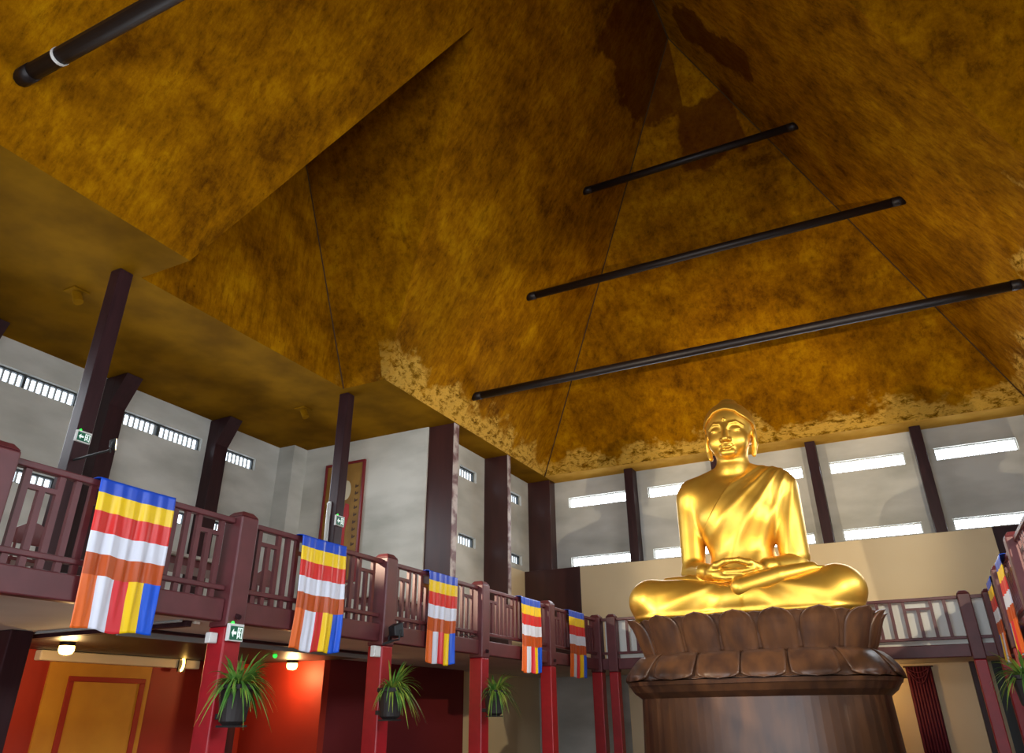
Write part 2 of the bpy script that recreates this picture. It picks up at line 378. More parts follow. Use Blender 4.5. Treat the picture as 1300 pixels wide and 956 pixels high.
# ------------------------------------------------------------------ columns, pilasters, tie beams
def pilaster(x0, x1, y0, y1, label, z0=GF1):
    t = thing('wall_pilaster', label, 'pilaster', ((x0+x1)/2, (y0+y1)/2, z0), 'brown pilasters')
    obj('board_face', MB().box(x0, x1-.02, y0, y1, z0, SOF), M['pilaster'], t, bevel=.01)
    obj('worn_edge', MB().box(x1-.02, x1, y0, y1, z0, SOF), M['flake_white'], t)['label'] = 'edge with flaking paint'
pilaster(-11.36, -9.94, BAYY+.05, BAYY+.3, 'widest brown pilaster, right of the framed picture')
pilaster(NARX, -9.94, 19.56, 19.74, 'middle brown pilaster of the three left of the statue')
t = thing('wall_pilaster', 'brown corner pilaster standing above the dark brown board', 'pilaster', (-10.35, 22.87, GF1), 'brown pilasters')
obj('board_face', MB().box(NARX, -9.94, 22.65, BACK, GF1, SOF), M['pilaster'], t, bevel=.01)
for q in ((mx(-9.94), mx(-11.36), BAYY+.05, BAYY+.3), (mx(-9.94), mx(NARX), 19.56, 19.74), (mx(-9.94), mx(NARX), 22.65, BACK)):
    struct('trim_%d' % (q[2]*10), MB().box(q[0], q[1], q[2], q[3], GF1, SOF), M['pilaster'])
names = ['dark wall column at the left of the back wall, between first and second windows', 'dark wall column showing beside the golden head', 'dark wall column just right of the golden shoulder', 'rightmost slanting dark wall column above the cream screen', None]
for i, x in enumerate((-7.15, -4.35, -1.55, 1.24, 4.04)):
    o = obj('wall_column', MB().box(x-.14, x+.14, 22.65, BACK, GF1, SOF), M['maroon_dark'], bevel=.012)
    tag(o, names[i] or 'dark wall column at the far right of the back wall', 'column', 'back wall columns')
for i, (y, lab) in enumerate(((13.35, 'dark wall column with knee bracket between the far two left windows'), (10.2, 'dark wall column with knee bracket right behind the left timber post'), (7.05, 'dark wall column with knee bracket at the left edge'), )):
    t = thing('bracketed_column', lab, 'column', (WL+.17, y, GF1), 'bracketed wall columns')
    obj('shaft', MB().box(WL, WL+.34, y-.21, y+.21, GF1, SOF-.02), M['maroon_dark'], t, bevel=.012)
    obj('knee_bracket', MB().prism([(WL+.34, y-.21, 6.45), (WL+.72, y-.21, SOF-.02), (WL+.34, y-.21, SOF-.02)], (0, .42, 0)), M['maroon_dark'], t)
for y in (7.05, 10.2, 13.35):
    struct('trim_%d' % (50+y), MB().box(mx(WL)-.34, mx(WL), y-.21, y+.21, GF1, SOF), M['maroon_dark'])
for y, lab in ((7.03, 'tall maroon timber post at left, carrying the green exit sign'), (13.45, 'slim maroon timber post in front of the framed picture')):
    t = thing('timber_post', lab, 'post', (-11.29, y, GF1), 'gallery ceiling posts')
    obj('shaft', MB().box(-11.42, -11.16, y-.135, y+.135, GF1, SOF), M['maroon_dark'], t, bevel=.018)
    obj('base_shoe', MB().box(-11.46, -11.12, y-.175, y+.175, GF1, GF1+.2), M['maroon_dark'], t, bevel=.015)
    s = struct('trim_%d' % (70+y), MB().box(mx(-11.16), mx(-11.42), y-.135, y+.135, GF1, SOF), M['maroon_dark'])
# black tubular ties across the vault
def tie(z, y, hw, rad, lab, clip=False):
    t = thing('tie_beam', lab, 'tie beam', (XC, y, z), 'black tie beams across the vault')
    obj('tube', MB().tube([(XC-hw-.1, y, z), (XC+hw+.1, y, z)], rad, 14), M['black_steel'], t, smooth=True)
    for s in (-1, 1):
        e = XC+s*hw
        obj('end_collar', MB().tube([(e-s*.22, y, z), (e+s*.05, y, z)], rad*1.07, 14), M['black_steel'], t, smooth=True)
    if clip:
        x = XC-hw+.78
        o = obj('clip_band', MB().tube([(x-.025, y, z), (x+.025, y, z)], rad*1.06, 16), M['white'], t); o['label'] = 'pale band round the tube'
for z, y, r, lab, cl in ((13.92, 16.88, .105, 'highest and shortest black tie beam, near the ridge', 0), (10.74, 16.77, .105, 'middle black tie beam of the three above the statue', 0),
                         (7.92, 16.62, .105, 'lowest and longest black tie beam, above the golden head', 0), (8.0, 3.75, .12, 'near black tie beam with a white band, top left', 1)):
    tie(z, y, XC-xl(z), r, lab, cl)

# ------------------------------------------------------------------ balustrades
PW = .3
posts_y = [7.17+3.22*k for k in range(-1, 5)]; posts_y[-1] = 20.05
def post(x, y, label, group, lower=True, w=PW, d=.3):
    t = thing('railing_post', label, 'post', (x, y, FL), group)
    s = MB().box(x-d/2, x+d/2, y-w/2, y+w/2, GF0-.06, 2.36)
    obj('shaft', s, M['maroon'], t, bevel=.02)
    a, c = d/2, w/2
    obj('cap', MB().add([(x+i*a, y+j*c, 2.36) for i, j in ((-1, -1), (1, -1), (1, 1), (-1, 1))]+[(x+i*(a-.06), y+j*(c-.06), 2.43) for i, j in ((-1, -1), (1, -1), (1, 1), (-1, 1))],
        [(3, 2, 1, 0), (4, 5, 6, 7), (0, 1, 5, 4), (1, 2, 6, 5), (2, 3, 7, 6), (3, 0, 4, 7)]), M['maroon'], t, bevel=.015)
    o = obj('lower_shaft', MB().box(x-d/2+.01, x+d/2-.01, y-w/2+.01, y+w/2-.01, FL+.12, GF0-.06), M['red'], t, bevel=.02); o['label'] = 'bright red lower shaft'
    obj('foot_block', MB().box(x-d/2-.03, x+d/2+.03, y-w/2-.03, y+w/2+.03, FL, FL+.12), M['maroon_dark'], t, bevel=.01)
    if group == 'left gallery posts' and y < 19: obj('peg', MB().tube([(x+d/2-.01, y, GF0+.07), (x+d/2+.05, y, GF0+.05)], .03, 8), M['maroon_dark'], t)
    return t
def panel(axis, c, a0, a1, label, stubs=True, n=16, group='railing panels', ph=2, rev=False):
    """one bay: hand rail, bottom rail, bars with H-shaped frets, stub bars, fascia beam"""
    def bx(p0, p1, q0, q1, z0, z1):
        return MB().box(p0, p1, q0, q1, z0, z1) if axis == 'x' else MB().box(q0, q1, p0, p1, z0, z1)
    mid = (a0+a1)/2
    t = thing('balustrade', label, 'railing', (c, mid, GF0) if axis == 'x' else (mid, c, GF0), group)
    obj('top_rail', bx(c-.05, c+.05, a0, a1, 2.26, 2.33), M['maroon'], t, bevel=.012)
    obj('bottom_rail', bx(c-.045, c+.045, a0, a1, 1.43, 1.49), M['maroon'], t, bevel=.01)
    obj('fascia_beam', bx(c-.075, c+.075, a0, a1, GF0, 1.33), M['maroon'], t, bevel=.015)
    st = (a1-a0)/n
    for i in range(1, n):
        q = a0+st*i
        short = (n-i if rev else i) % 4 == ph
        obj('short_bar' if short else 'bar', bx(c-.025, c+.025, q-.034, q+.034, 1.49, 2.07 if short else 2.26), M['maroon'], t)
        if short: obj('fret_bar', bx(c-.025, c+.025, q-st+.034, q+st-.034, 2.07, 2.12), M['maroon'], t)
        if stubs: obj('stub_bar', bx(c-.025, c+.025, q-.034, q+.034, 1.33, 1.43), M['maroon'], t)
    return t
LX, RX = -7.5, 1.62
plab = ['maroon railing post at the left edge of the picture', 'maroon and red post with the lower exit sign on it', 'maroon and red post carrying the black floodlight',
        'maroon and red post between the third and fourth flags', 'maroon and red post between the fourth and fifth flags', 'maroon post at the far left corner of the gallery, right of the fifth flag']
for i, y in enumerate(posts_y): post(LX-.06, y, plab[i], 'left gallery posts')
blab = ['railing panel that the nearest and largest flag hangs on', 'railing panel that the second flag from the left hangs on', 'railing panel that the third flag from the left hangs on',
        'railing panel that the fourth flag from the left hangs on', 'railing panel that the fifth flag hangs on, by the corner post']
for i in range(5): panel('x', LX-.06, posts_y[i]+PW/2+.003, posts_y[i+1]-PW/2-.003, blab[i], stubs=i < 3)
panel('x', LX-.06, 2.3, posts_y[0]-PW/2-.003, 'railing panel cut off by the left edge of the picture', n=8)
rlab = [None, None, 'near right railing post, cut by the right picture edge', 'right railing post high at the edge, next to the nearer right flag', 'right railing post between the two hanging flags', 'right-hand corner post beside the far right flag']
for i in range(2, 6): post(RX+.06, posts_y[i], rlab[i], 'right gallery posts')
for i, l in ((2, 'right railing panel at the picture edge, nearest to view'), (3, 'right railing panel under the nearer flag'), (4, 'right railing panel under the farther flag, by the corner')):
    panel('x', RX+.06, posts_y[i]+PW/2+.003, posts_y[i+1]-PW/2-.003, l, stubs=False)
BYR = 20.08
post(-7.12, BYR, 'second post from the corner, just right of the far left corner post', 'back gallery posts', w=.26, d=.26)
post(1.17, BYR, 'back gallery post to the left of the right-hand corner post', 'back gallery posts', w=.26, d=.26)
post(-2.98, BYR, 'back gallery post hidden behind the lotus pedestal', 'back gallery posts', w=.26, d=.26)
panel('y', BYR, -6.987, -3.113, 'back railing panel left of the lotus pedestal', stubs=False, n=14, ph=3)
panel('y', BYR, -2.847, 1.037, 'back railing panel right of the lotus pedestal', stubs=False, n=14, ph=3, rev=True)
for x0, x1, l in ((-7.406, -7.253, 'short railing piece at the far left corner'), (1.303, 1.527, 'short railing piece at the far right corner')):
    t = thing('balustrade', l, 'railing', ((x0+x1)/2, BYR, GF0), 'railing panels')
    obj('top_rail', MB().box(x0, x1, BYR-.05, BYR+.05, 2.26, 2.33), M['maroon'], t)
    obj('bottom_rail', MB().box(x0, x1, BYR-.045, BYR+.045, 1.43, 1.49), M['maroon'], t)
    obj('fascia_beam', MB().box(x0, x1, BYR-.09, BYR+.06, GF0, 1.33), M['maroon'], t)
tag(obj('backing_board', MB().box(-7.4, 1.55, BYR+.2, BYR+.23, GF1, 2.3), M['white_board']), 'long white board standing right behind the back railing bars', 'board')

# ------------------------------------------------------------------ flags
FW = .98
def flag(x, y0, w, z0, z1, face, label, seed, group):
    """striped satin flag folded over the hand rail; face=+1 hangs on the +x side"""
    rr = random.Random(seed)
    ph = [rr.uniform(0, 6.28) for _ in range(6)]; am = [rr.uniform(.6, 1.3) for _ in range(6)]
    nu, nv = 44, 70
    rows = [0, .095, .235, .375, .515, .655, 1.0]
    top = ['blue', 'yellow', 'redf', 'whitef', 'orange']; bot = ['orange2', 'whitef', 'red2', 'yellow', 'blue2']
    mats = [M['fl_'+k] for k in top+bot]
    vs = []
    extra = 4                                   # rows wrapped over the rail
    for j in range(-extra, nv+1):
        v = max(0, j/nv)
        for i in range(nu+1):
            u = i/nu
            fold = .012*am[0]*math.sin(2*math.pi*3.1*u+ph[0]+1.2*v)+.016*am[1]*math.sin(2*math.pi*5.3*u+ph[1]-.8*v)+.008*am[2]*math.sin(2*math.pi*9*u+ph[2]+2.5*v)+.003*math.sin(2*math.pi*15*u+ph[3]-1.5*v)
            sway = (.018*math.sin(3.0*v+ph[3])+.03*math.sin(2.2*u+ph[4])*v)
            dx = max(.006, .03+fold*(.25+.9*v)+sway*v+.045*v*(1-v))
            yy = y0+w*u*(1-.02*v)+.012*math.sin(5*v+ph[5])*v
            if seed == 1: yy += .05*v
            zz = z1-(z1-z0)*v-.018*math.sin(math.pi*u)*(.3+v)+.012*math.sin(2*math.pi*2*u+ph[2])*v
            if j < 0:
                a = -j/extra
                dx = .03-.17*a; zz = z1+.012*math.sin(math.pi*a)
            vs.append((x+face*dx, yy, zz))
    mb = MB(); n1 = nu+1; fs = []; ms = []
    for j in range(nv+extra):
        vv = max(0, (j-extra+.5)/nv)
        for i in range(nu):
            fs.append((j*n1+i, j*n1+i+1, (j+1)*n1+i+1, (j+1)*n1+i))
            k = next(q for q in range(6) if vv < rows[q+1] or q == 5)
            ms.append(k if k < 5 else 5+min(4, int(5*(i+.5)/nu)))
    # orange stripe is the wide strip at the left of the lower half
    mb.add(vs, fs); mb.m = ms
    o = obj('striped_flag', mb, mats, smooth=True)
    md = o.modifiers.new('cloth', 'SOLIDIFY'); md.thickness = .006; md.offset = 0
    tag(o, label, 'flag', group)
fl = [(4.99, 'largest striped flag, hanging at the left by the exit sign post'), (8.2, 'second striped flag from the left, above the warm lamp'),
      (11.53, 'third striped flag from the left, right of the floodlight'), (15.2, 'fourth striped flag from the left, left of the fourth post'), (17.88, 'fifth and smallest left striped flag, next to the corner')]
for i, (y, l) in enumerate(fl): flag(LX+.04, y, FW, .84, 2.335, 1, l, i+1, 'striped flags')
flag(RX-.04, 17.45, FW, .84, 2.335, -1, 'farther of two striped flags on the right railing, by the corner', 8, 'striped flags')
flag(RX-.04, 14.95, FW, .84, 2.335, -1, 'nearer of two striped flags on the right railing', 9, 'striped flags')

# ------------------------------------------------------------------ golden statue (distance field -> mesh)
BX, BY, BZ = -2.87, 16.6, 1.68                 # statue axis on top of the lotus; local x right, f forward, z up
def smin(a, b, k):
    h = np.clip(.5+.5*(b-a)/k, 0, 1); return b+(a-b)*h-k*h*(1-h)
def smax(a, b, k): return -smin(-a, -b, k)
def ell(P, c, r):
    x, y, z = [(P[i]-c[i])/r[i] for i in range(3)]
    k0 = np.sqrt(x*x+y*y+z*z); k1 = np.sqrt((x/r[0])**2+(y/r[1])**2+(z/r[2])**2)
    return k0*(k0-1)/np.maximum(k1, 1e-6)
def cone(P, a, b, ra, rb, sq=None):
    a = np.array(a, np.float32); b = np.array(b, np.float32); d = b-a
    q = [P[i]-a[i] for i in range(3)]
    t = np.clip((q[0]*d[0]+q[1]*d[1]+q[2]*d[2])/float(d@d), 0, 1)
    e = [q[i]-t*d[i] for i in range(3)]
    if sq: e = [e[i]/sq[i] for i in range(3)]
    return np.sqrt(e[0]**2+e[1]**2+e[2]**2)-(ra+(rb-ra)*t)
def chain(P, pts, k=.03):
    d = None
    for (a, ra), (b, rb) in zip(pts[:-1], pts[1:]):
        q = cone(P, a, b, ra, rb); d = q if d is None else smin(d, q, k)
    return d
def surfnet(F, o, h):
    s = F < 0; nx, ny, nz = F.shape
    cells = np.zeros((nx-1, ny-1, nz-1, 3), np.float32); cnt = np.zeros((nx-1, ny-1, nz-1), np.float32)
    def sl(i, j, k): return (slice(i, nx-1+i), slice(j, ny-1+j), slice(k, nz-1+k))
    for ax in range(3):
        for a in (0, 1):
            for c in (0, 1):
                p = [0, 0, 0]; oth = [q for q in range(3) if q != ax]; p[oth[0]] = a; p[oth[1]] = c
                q = list(p); q[ax] = 1
                A, B = F[sl(*p)], F[sl(*q)]; cr = (A < 0) != (B < 0)
                t = np.where(cr, A/np.where(cr, A-B, 1), 0)
                for d in range(3): cells[..., d] += np.where(cr, (t if d == ax else p[d]), 0)
                cnt += cr
    act = cnt > 0; idx = -np.ones(cnt.shape, np.int64); idx[act] = np.arange(act.sum())
    ijk = np.argwhere(act); V = (ijk+cells[act]/cnt[act][:, None])*h+np.array(o)
    Q = []
    for ax in range(3):
        o1, o2 = [(1, 2), (2, 0), (0, 1)][ax]
        sA = [slice(0, n) for n in s.shape]; sB = list(sA); sA[ax] = slice(0, s.shape[ax]-1); sB[ax] = slice(1, s.shape[ax])
        a_, b_ = s[tuple(sA)], s[tuple(sB)]
        for flip, msk in ((False, a_ & ~b_), (True, ~a_ & b_)):
            e = np.argwhere(msk); e = e[(e[:, o1] > 0) & (e[:, o2] > 0) & (e[:, o1] < s.shape[o1]-1) & (e[:, o2] < s.shape[o2]-1)]
            if not len(e): continue
            c = []
            for d1, d2 in ((0, 0), (-1, 0), (-1, -1), (0, -1)):
                g = e.copy(); g[:, o1] += d1; g[:, o2] += d2; c.append(idx[g[:, 0], g[:, 1], g[:, 2]])
            q = np.stack(c, 1); Q.append(q[:, ::-1] if flip else q)
    return V, np.concatenate(Q)
def field_obj(name, fn, lo, hi, h, mtl, parent, smooth_it=2):
    n = [int((hi[i]-lo[i])/h)+2 for i in range(3)]
    ax = [np.float32(lo[i])+np.float32(h)*np.arange(n[i], dtype=np.float32) for i in range(3)]
    F = np.empty(n, np.float32)
    for i0 in range(0, n[0], 24):                # slabs keep the arrays small
        X, Y, Z = np.meshgrid(ax[0][i0:i0+24], ax[1], ax[2], indexing='ij', copy=False)
        F[i0:i0+24] = fn((X, Y, Z))
    V, Q = surfnet(F, lo, h)
    # local (x, forward, z) -> hall
    W = np.stack([BX+V[:, 0], BY-V[:, 1], BZ+V[:, 2]], 1)
    off = wloc(parent); W -= np.array([off[0], off[1], off[2]-EYE])
    me = bpy.data.meshes.new(name); me.from_pydata(W.tolist(), [], Q.tolist()); me.materials.append(mtl)
    me.polygons.foreach_set('use_smooth', [True]*len(me.polygons)); me.update()
    o = bpy.data.objects.new(name, me); C.objects.link(o); o.parent = parent
    if smooth_it:
        md = o.modifiers.new('smooth', 'SMOOTH'); md.iterations = smooth_it; md.factor = .5
    return o
HT = math.radians(2.0); HX = .08                # slight tilt of the head
def headspace(P):
    x, f, z = P; c, s = math.cos(HT), math.sin(HT)
    zz = z-3.3; xx = x-HX
    return (xx*c-zz*s, f, xx*s+zz*c+3.3)
def torso_f(P):
    x, f, z = P
    d = ell(P, (0, -.05, .55), (1.05, .72, .72))
    d = smin(d, ell(P, (0, .02, 1.30), (.63, .50, .95)), .25)
    d = smin(d, ell(P, (0, .04, 2.15), (.92, .60, .80)), .22)
    d = smin(d, cone(P, (-.87, -.02, 2.66), (.87, -.02, 2.66), .37, .37), .25)
    for s in (-1, 1): d = smin(d, cone(P, (0, -.06, 3.12), (s*.85, -.03, 2.80), .26, .28), .16)
    return d
def arm_f(P, s):
    d = cone(P, (s*.98, -.02, 2.58), (s*1.04, .12, 1.04), .31, .245)
    d = smin(d, cone(P, (s*1.04, .16, 1.0), (s*.60, .90, .90), .25, .175), .1)
    return d
def legs_f(P):
    d = ell(P, (0, .35, .32), (1.3, 1.0, .42))
    for s in (-1, 1):
        d = smin(d, cone(P, (s*.4, .1, .42), (s*1.80, .62, .40), .46, .42), .18)
        d = smin(d, cone(P, (s*1.84, .66, .40), (s*1.86, .80, .40), .42, .42), .1)
    d = smin(d, cone(P, (-1.75, .85, .40), (.25, 1.12, .38), .38, .24), .12)
    d = smin(d, cone(P, (1.75, .85, .40), (-.3, 1.05, .28), .38, .24), .12)
    d = smin(d, cone(P, (-1.6, 1.0, .12), (1.6, 1.0, .12), .22, .22), .2)
    return smax(d, -P[2]+.0, .02)
def foot_f(P):
    # soles turned up on the opposite thighs
    d = chain(P, [((.10, 1.26, .50), .21), ((.80, 1.10, .68), .18), ((1.40, .92, .80), .13)], .05)
    for k in range(5):
        a = 1.02-.085*k; L = 1.62-.05*k
        d = smin(d, cone(P, (1.36, a-.02, .79), (L, a-.10, .80), .055, .042), .03)
    e = chain(P, [((-.45, .85, .66), .15), ((-1.0, .80, .76), .12), ((-1.5, .68, .80), .09)], .05)
    return np.minimum(d, e)
def hand_f(P):
    d = None
    def u(q, k=.035):
        nonlocal d
        d = q if d is None else smin(d, q, k)
    # left hand underneath, fingers to -x ; right hand on top, fingers to +x
    for s, z0 in ((1, .70), (-1, .80)):
        u(chain(P, [((s*.66, .84, .90), .18), ((s*.46, 1.0, z0+.06), .17)]))
        u(ell(P, (s*.32, 1.06, z0), (.28, .26, .125)), .06)
        for k in range(4):
            fy = 1.26-.12*k; L = (.38, .44, .42, .33)[k]
            u(chain(P, [((s*.14, fy, z0+.01), .074), ((-s*(L*.45), fy+.015, z0+.005), .066), ((-s*L, fy-.01, z0+.03), .050)], .02), .02)
    for s in (1, -1):
        u(chain(P, [((s*.46, 1.14, .86), .105), ((s*.32, 1.26, .95), .078), ((s*.14, 1.28, 1.01), .064), ((s*.02, 1.26, 1.02), .052)], .03), .04)
    return d
def head_f(P):
    Q = headspace(P); x, f, z = Q; ax = np.abs(x); A = (ax, f, z)
    d = ell(Q, (0, .02, 4.16), (.515, .57, .57))
    d = smin(d, ell(Q, (0, .20, 3.75), (.42, .42, .44)), .14)
    d = smin(d, ell(A, (.25, .37, 3.72), (.16, .16, .20)), .10)           # cheeks
    d = smin(d, ell(Q, (0, .50, 3.43), (.17, .12, .11)), .08)             # chin
    d = smin(d, cone(Q, (0, -.02, 2.9), (0, .06, 3.6), .37, .33), .08)    # neck
    d = smin(d, ell(A, (.19, .50, 3.93), (.14, .065, .075)), .035)        # lids
    d = smax(d, -chain(A, [((.07, .60, 3.905), .010), ((.19, .60, 3.885), .012), ((.32, .50, 3.905), .010)], .005), .012)   # slit of the eye
    d = smin(d, chain(A, [((.045, .59, 3.97), .026), ((.11, .585, 4.07), .026), ((.24, .535, 4.10), .024), ((.39, .40, 4.02), .014)], .02), .035)
    d = smin(d, cone(Q, (0, .57, 4.04), (0, .69, 3.70), .038, .064), .05)  # nose
    d = smin(d, ell(A, (.075, .61, 3.685), (.05, .06, .042)), .03)
    d = smin(d, chain(A, [((0, .636, 3.578), .028), ((.07, .630, 3.586), .026), ((.15, .582, 3.57), .012)], .01), .02)
    d = smin(d, chain(A, [((0, .636, 3.520), .036), ((.07, .620, 3.524), .032), ((.14, .58, 3.56), .012)], .01), .02)
    d = smin(d, ell(Q, (0, .60, 4.17), (.032, .03, .032)), .01)          # mark between the brows
    e = smin(ell(A, (.525, -.02, 3.86), (.06, .13, .22)), cone(A, (.52, .0, 3.75), (.475, .03, 3.46), .064, .052), .05)
    e = smax(e, -ell(A, (.59, .02, 3.86), (.03, .07, .15)), .02)
    d = smin(d, e, .03)
    d = smin(d, cone(Q, (0, .05, 3.12), (0, .05, 3.16), .335, .335), .015)
    return d
def body_f(P):
    d = torso_f(P)
    for s in (-1, 1): d = smin(d, arm_f(P, s), .09)
    d = smin(d, head_f(P), .10)
    d = smin(d, legs_f(P), .10)
    d = np.minimum(d, foot_f(P)); d = smin(d, hand_f(P), .02)
    return d
def hair_f(P):
    Q = headspace(P); x, f, z = Q; ax = np.abs(x)
    d = ell(Q, (0, .01, 4.14), (.565, .635, .60))
    d = smin(d, ell(Q, (0, -.08, 4.70), (.23, .25, .17)), .07)
    line = 4.39+.035*np.cos(ax*10)-.9*np.maximum(ax-.24, 0)-.5*np.maximum(.15-f, 0)
    line = np.where(f < -.15, np.minimum(line, 3.8), line)
    return smax(d, line-z, .03)
def robe_f(P):
    x, f, z = P
    t = torso_f(P)
    sh = smin(t, cone(P, (1.0, -.02, 2.64), (1.05, .10, 1.2), .32, .27), .10)   # left sleeve hangs with the arm
    # folds fan from the left shoulder
    ang = np.arctan2(1.55-x, 3.75-z)
    amp = np.clip((z-.75)/.5, 0, 1)*np.clip((f+.15)/.3, 0, 1)
    sx = np.sin(ang*34); rid = np.power(.5+.5*sx, 2.2)
    sh = sh-.026-.022*rid*amp*np.clip((ang-.16)/.1, 0, 1)
    # open on the right shoulder: keep below the slanting hem
    hem = (z-2.05)*.72-(x+.52)*.94
    front = smax(sh, hem+.02*np.sin(z*9)*0, .03)
    return smax(front, .62-z, .03)
def lap_f(P):
    x, f, z = P
    d = legs_f(P)
    ax = np.abs(x-.05)
    ang = np.arctan2(.86-z, ax*.55+.02)
    w = np.clip((f-.2)/.4, 0, 1)*np.clip((ax-.15)/.5, 0, 1)*np.clip((2.1-ax)/.7, 0, 1)
    fold = np.power(.5+.5*np.sin(ang*11+np.where(x > 0, 2.0, .4)), 1.6)
    d = d-.020-.034*fold*w
    # single pleat down the middle and a rolled hem
    d = d-.022*(.5+.5*np.tanh((x-.10)/.02))*np.exp(-np.maximum(x-.1, 0)/.5)*np.clip((f-.6)/.3, 0, 1)
    d = d-.03*np.exp(-((z-.06)/.05)**2)*np.clip((f-.3)/.3, 0, 1)
    # leave hands and soles clear
    d = smax(d, -(hand_f(P)-.03), .03)
    return smax(d, .0-z, .01)
st = thing('golden_statue', 'large golden seated statue with hands in its lap, on the lotus pedestal', 'statue', (BX, BY, BZ))
field_obj('body', body_f, (-2.45, -1.0, -.06), (2.45, 1.6, 5.1), .0185, M['gold'], st, 1)
field_obj('hair', hair_f, (-.75, -.8, 3.5), (.85, .8, 5.1), .016, M['gold'], st, 2)['label'] = 'smooth cap of hair with rounded top knot'
field_obj('robe', robe_f, (-1.2, -.95, .5), (1.6, .9, 3.5), .0185, M['gold'], st, 1)['label'] = 'robe pleated across the chest from the left shoulder'
field_obj('lap_cloth', lap_f, (-2.45, -1.0, -.04), (2.45, 1.7, 1.0), .0185, M['gold'], st, 1)['label'] = 'cloth drawn over the crossed legs'

# ------------------------------------------------------------------ lotus pedestal
lo = thing('lotus_pedestal', 'dark carved lotus pedestal with two rows of petals under the golden statue', 'pedestal', (BX, BY, FL))
def plan(t, hx, hy, n=3.2):
    c, s = math.cos(t), math.sin(t)
    return (hx*math.copysign(abs(c)**(2/n), c), hy*math.copysign(abs(s)**(2/n), s))
HXU, HYU = 2.12, 1.52                          # waist outline
tt = [2*math.pi*i/2400 for i in range(2401)]
PP = [plan(t, HXU, HYU) for t in tt]
SS = [0.0]
for a, c in zip(PP[:-1], PP[1:]): SS.append(SS[-1]+math.hypot(c[0]-a[0], c[1]-a[1]))
PER = SS[-1]
i0 = min(range(1201, 2400), key=lambda i: abs(PP[i][0])+(0 if PP[i][1] < 0 else 9))
def at(s):
    s = (s+SS[i0]) % PER
    k = int(np.searchsorted(SS, s)); k = max(1, min(k, 2400))
    f = (s-SS[k-1])/max(1e-9, SS[k]-SS[k-1])
    return PP[k-1][0]+f*(PP[k][0]-PP[k-1][0]), PP[k-1][1]+f*(PP[k][1]-PP[k-1][1])
def frame_at(s):
    x, y = at(s); x1, y1 = at(s+.12); x0, y0 = at(s-.12)
    tx, ty = x1-x0, y1-y0; L = math.hypot(tx, ty); return x, y, ty/L, -tx/L
def petal(s0, w, prof, bulge, zsign, thick, name, rim=.02, tip=.45):
    """prof: list of (outward offset, z) from root to tip"""
    nu, nv = 14, 18
    def pr(v):
        q = v*(len(prof)-1); k = min(int(q), len(prof)-2); f = q-k
        f = f  # linear, smoothed by shading
        return prof[k][0]+(prof[k+1][0]-prof[k][0])*f, prof[k][1]+(prof[k+1][1]-prof[k][1])*f
    xm, ym, nxm, nym = frame_at(s0)
    front, back = [], []
    for j in range(nv+1):
        v = j/nv
        hw = w/2*(.93+.07*math.sin(math.pi*min(v, 1))) if v < 1-tip else w/2*math.sqrt(max(0.0, 1-((v-(1-tip))/tip)**2.6))*.995+.002
        off, z = pr(v)
        for i in range(nu+1):
            u = 2*i/nu-1
            x, y, nx, ny = frame_at(s0+u*hw)
            # blend towards the petal's own flat frame so each petal is a slab of its own
            nx, ny = .35*nx+.65*nxm, .35*ny+.65*nym
            e = max(abs(u), 0)
            d = off+bulge*(1-u*u)*math.sin(math.pi*(.18+.7*v))
            edge = max(abs(u), 0 if v < 1-tip*.4 else (v-(1-tip*.4))/(tip*.4))
            d += rim*min(1, max(0, (edge-.78)/.07))
            front.append((BX+x+nx*d, BY+y+ny*d, z)); back.append((BX+x+nx*(d-thick), BY+y+ny*(d-thick), z))
    n1 = nu+1; nf = len(front); fs = []
    for j in range(nv):
        for i in range(nu):
            q = (j*n1+i, j*n1+i+1, (j+1)*n1+i+1, (j+1)*n1+i)
            fs.append(q); fs.append(tuple(nf+k for k in q[::-1]))
    edge = [(j*n1) for j in range(nv+1)]; edg2 = [j*n1+nu for j in range(nv+1)]
    for a, c in zip(edge[:-1], edge[1:]): fs.append((a, c, nf+c, nf+a))
    for a, c in zip(edg2[:-1], edg2[1:]): fs.append((c, a, nf+a, nf+c))
    for i in range(nu):
        fs.append((i+1, i, nf+i, nf+i+1)); fs.append((nv*n1+i, nv*n1+i+1, nf+nv*n1+i+1, nf+nv*n1+i))
    o = obj(name, MB().add(front+back, fs), M['bronze_wood'], lo, smooth=True)
    return o
def slab(prof, name, mtl=None, n=96):
    """stack of outlines: prof = (outward offset, z)"""
    vs = []; 
    for off, z in prof:
        for i in range(n):
            x, y, nx, ny = frame_at(PER*i/n); vs.append((BX+x+nx*off, BY+y+ny*off, z))
    k = len(prof)
    fs = [(i*n+j, i*n+(j+1) % n, (i+1)*n+(j+1) % n, (i+1)*n+j) for i in range(k-1) for j in range(n)]+[tuple(range(n))[::-1], tuple(range((k-1)*n, k*n))]
    return obj(name, MB().add(vs, fs), mtl or M['bronze_wood'], lo, smooth=False)
slab([(0, 1.05), (-.02, 1.2), (.0, 1.4), (.06, 1.62), (.10, 1.68), (-.1, 1.681)], 'seat')
slab([(.05, .56), (-.0, 1.06)], 'waist')
NU = 18
for k in range(NU):
    petal(PER*(k+.5)/NU, PER/NU*.99, [(-.02, 1.05), (.02, 1.2), (.05, 1.34), (.11, 1.48), (.16, 1.60), (.22, 1.69)], .05, 1, .07, 'inner_petal', tip=.5)
for k in range(NU):
    petal(PER*k/NU, PER/NU*.95, [(.0, 1.02), (.04, 1.15), (.09, 1.30), (.15, 1.45), (.23, 1.60), (.35, 1.73)], .09, 1, .08, 'upper_petal', rim=.022, tip=.5)
NL = 16
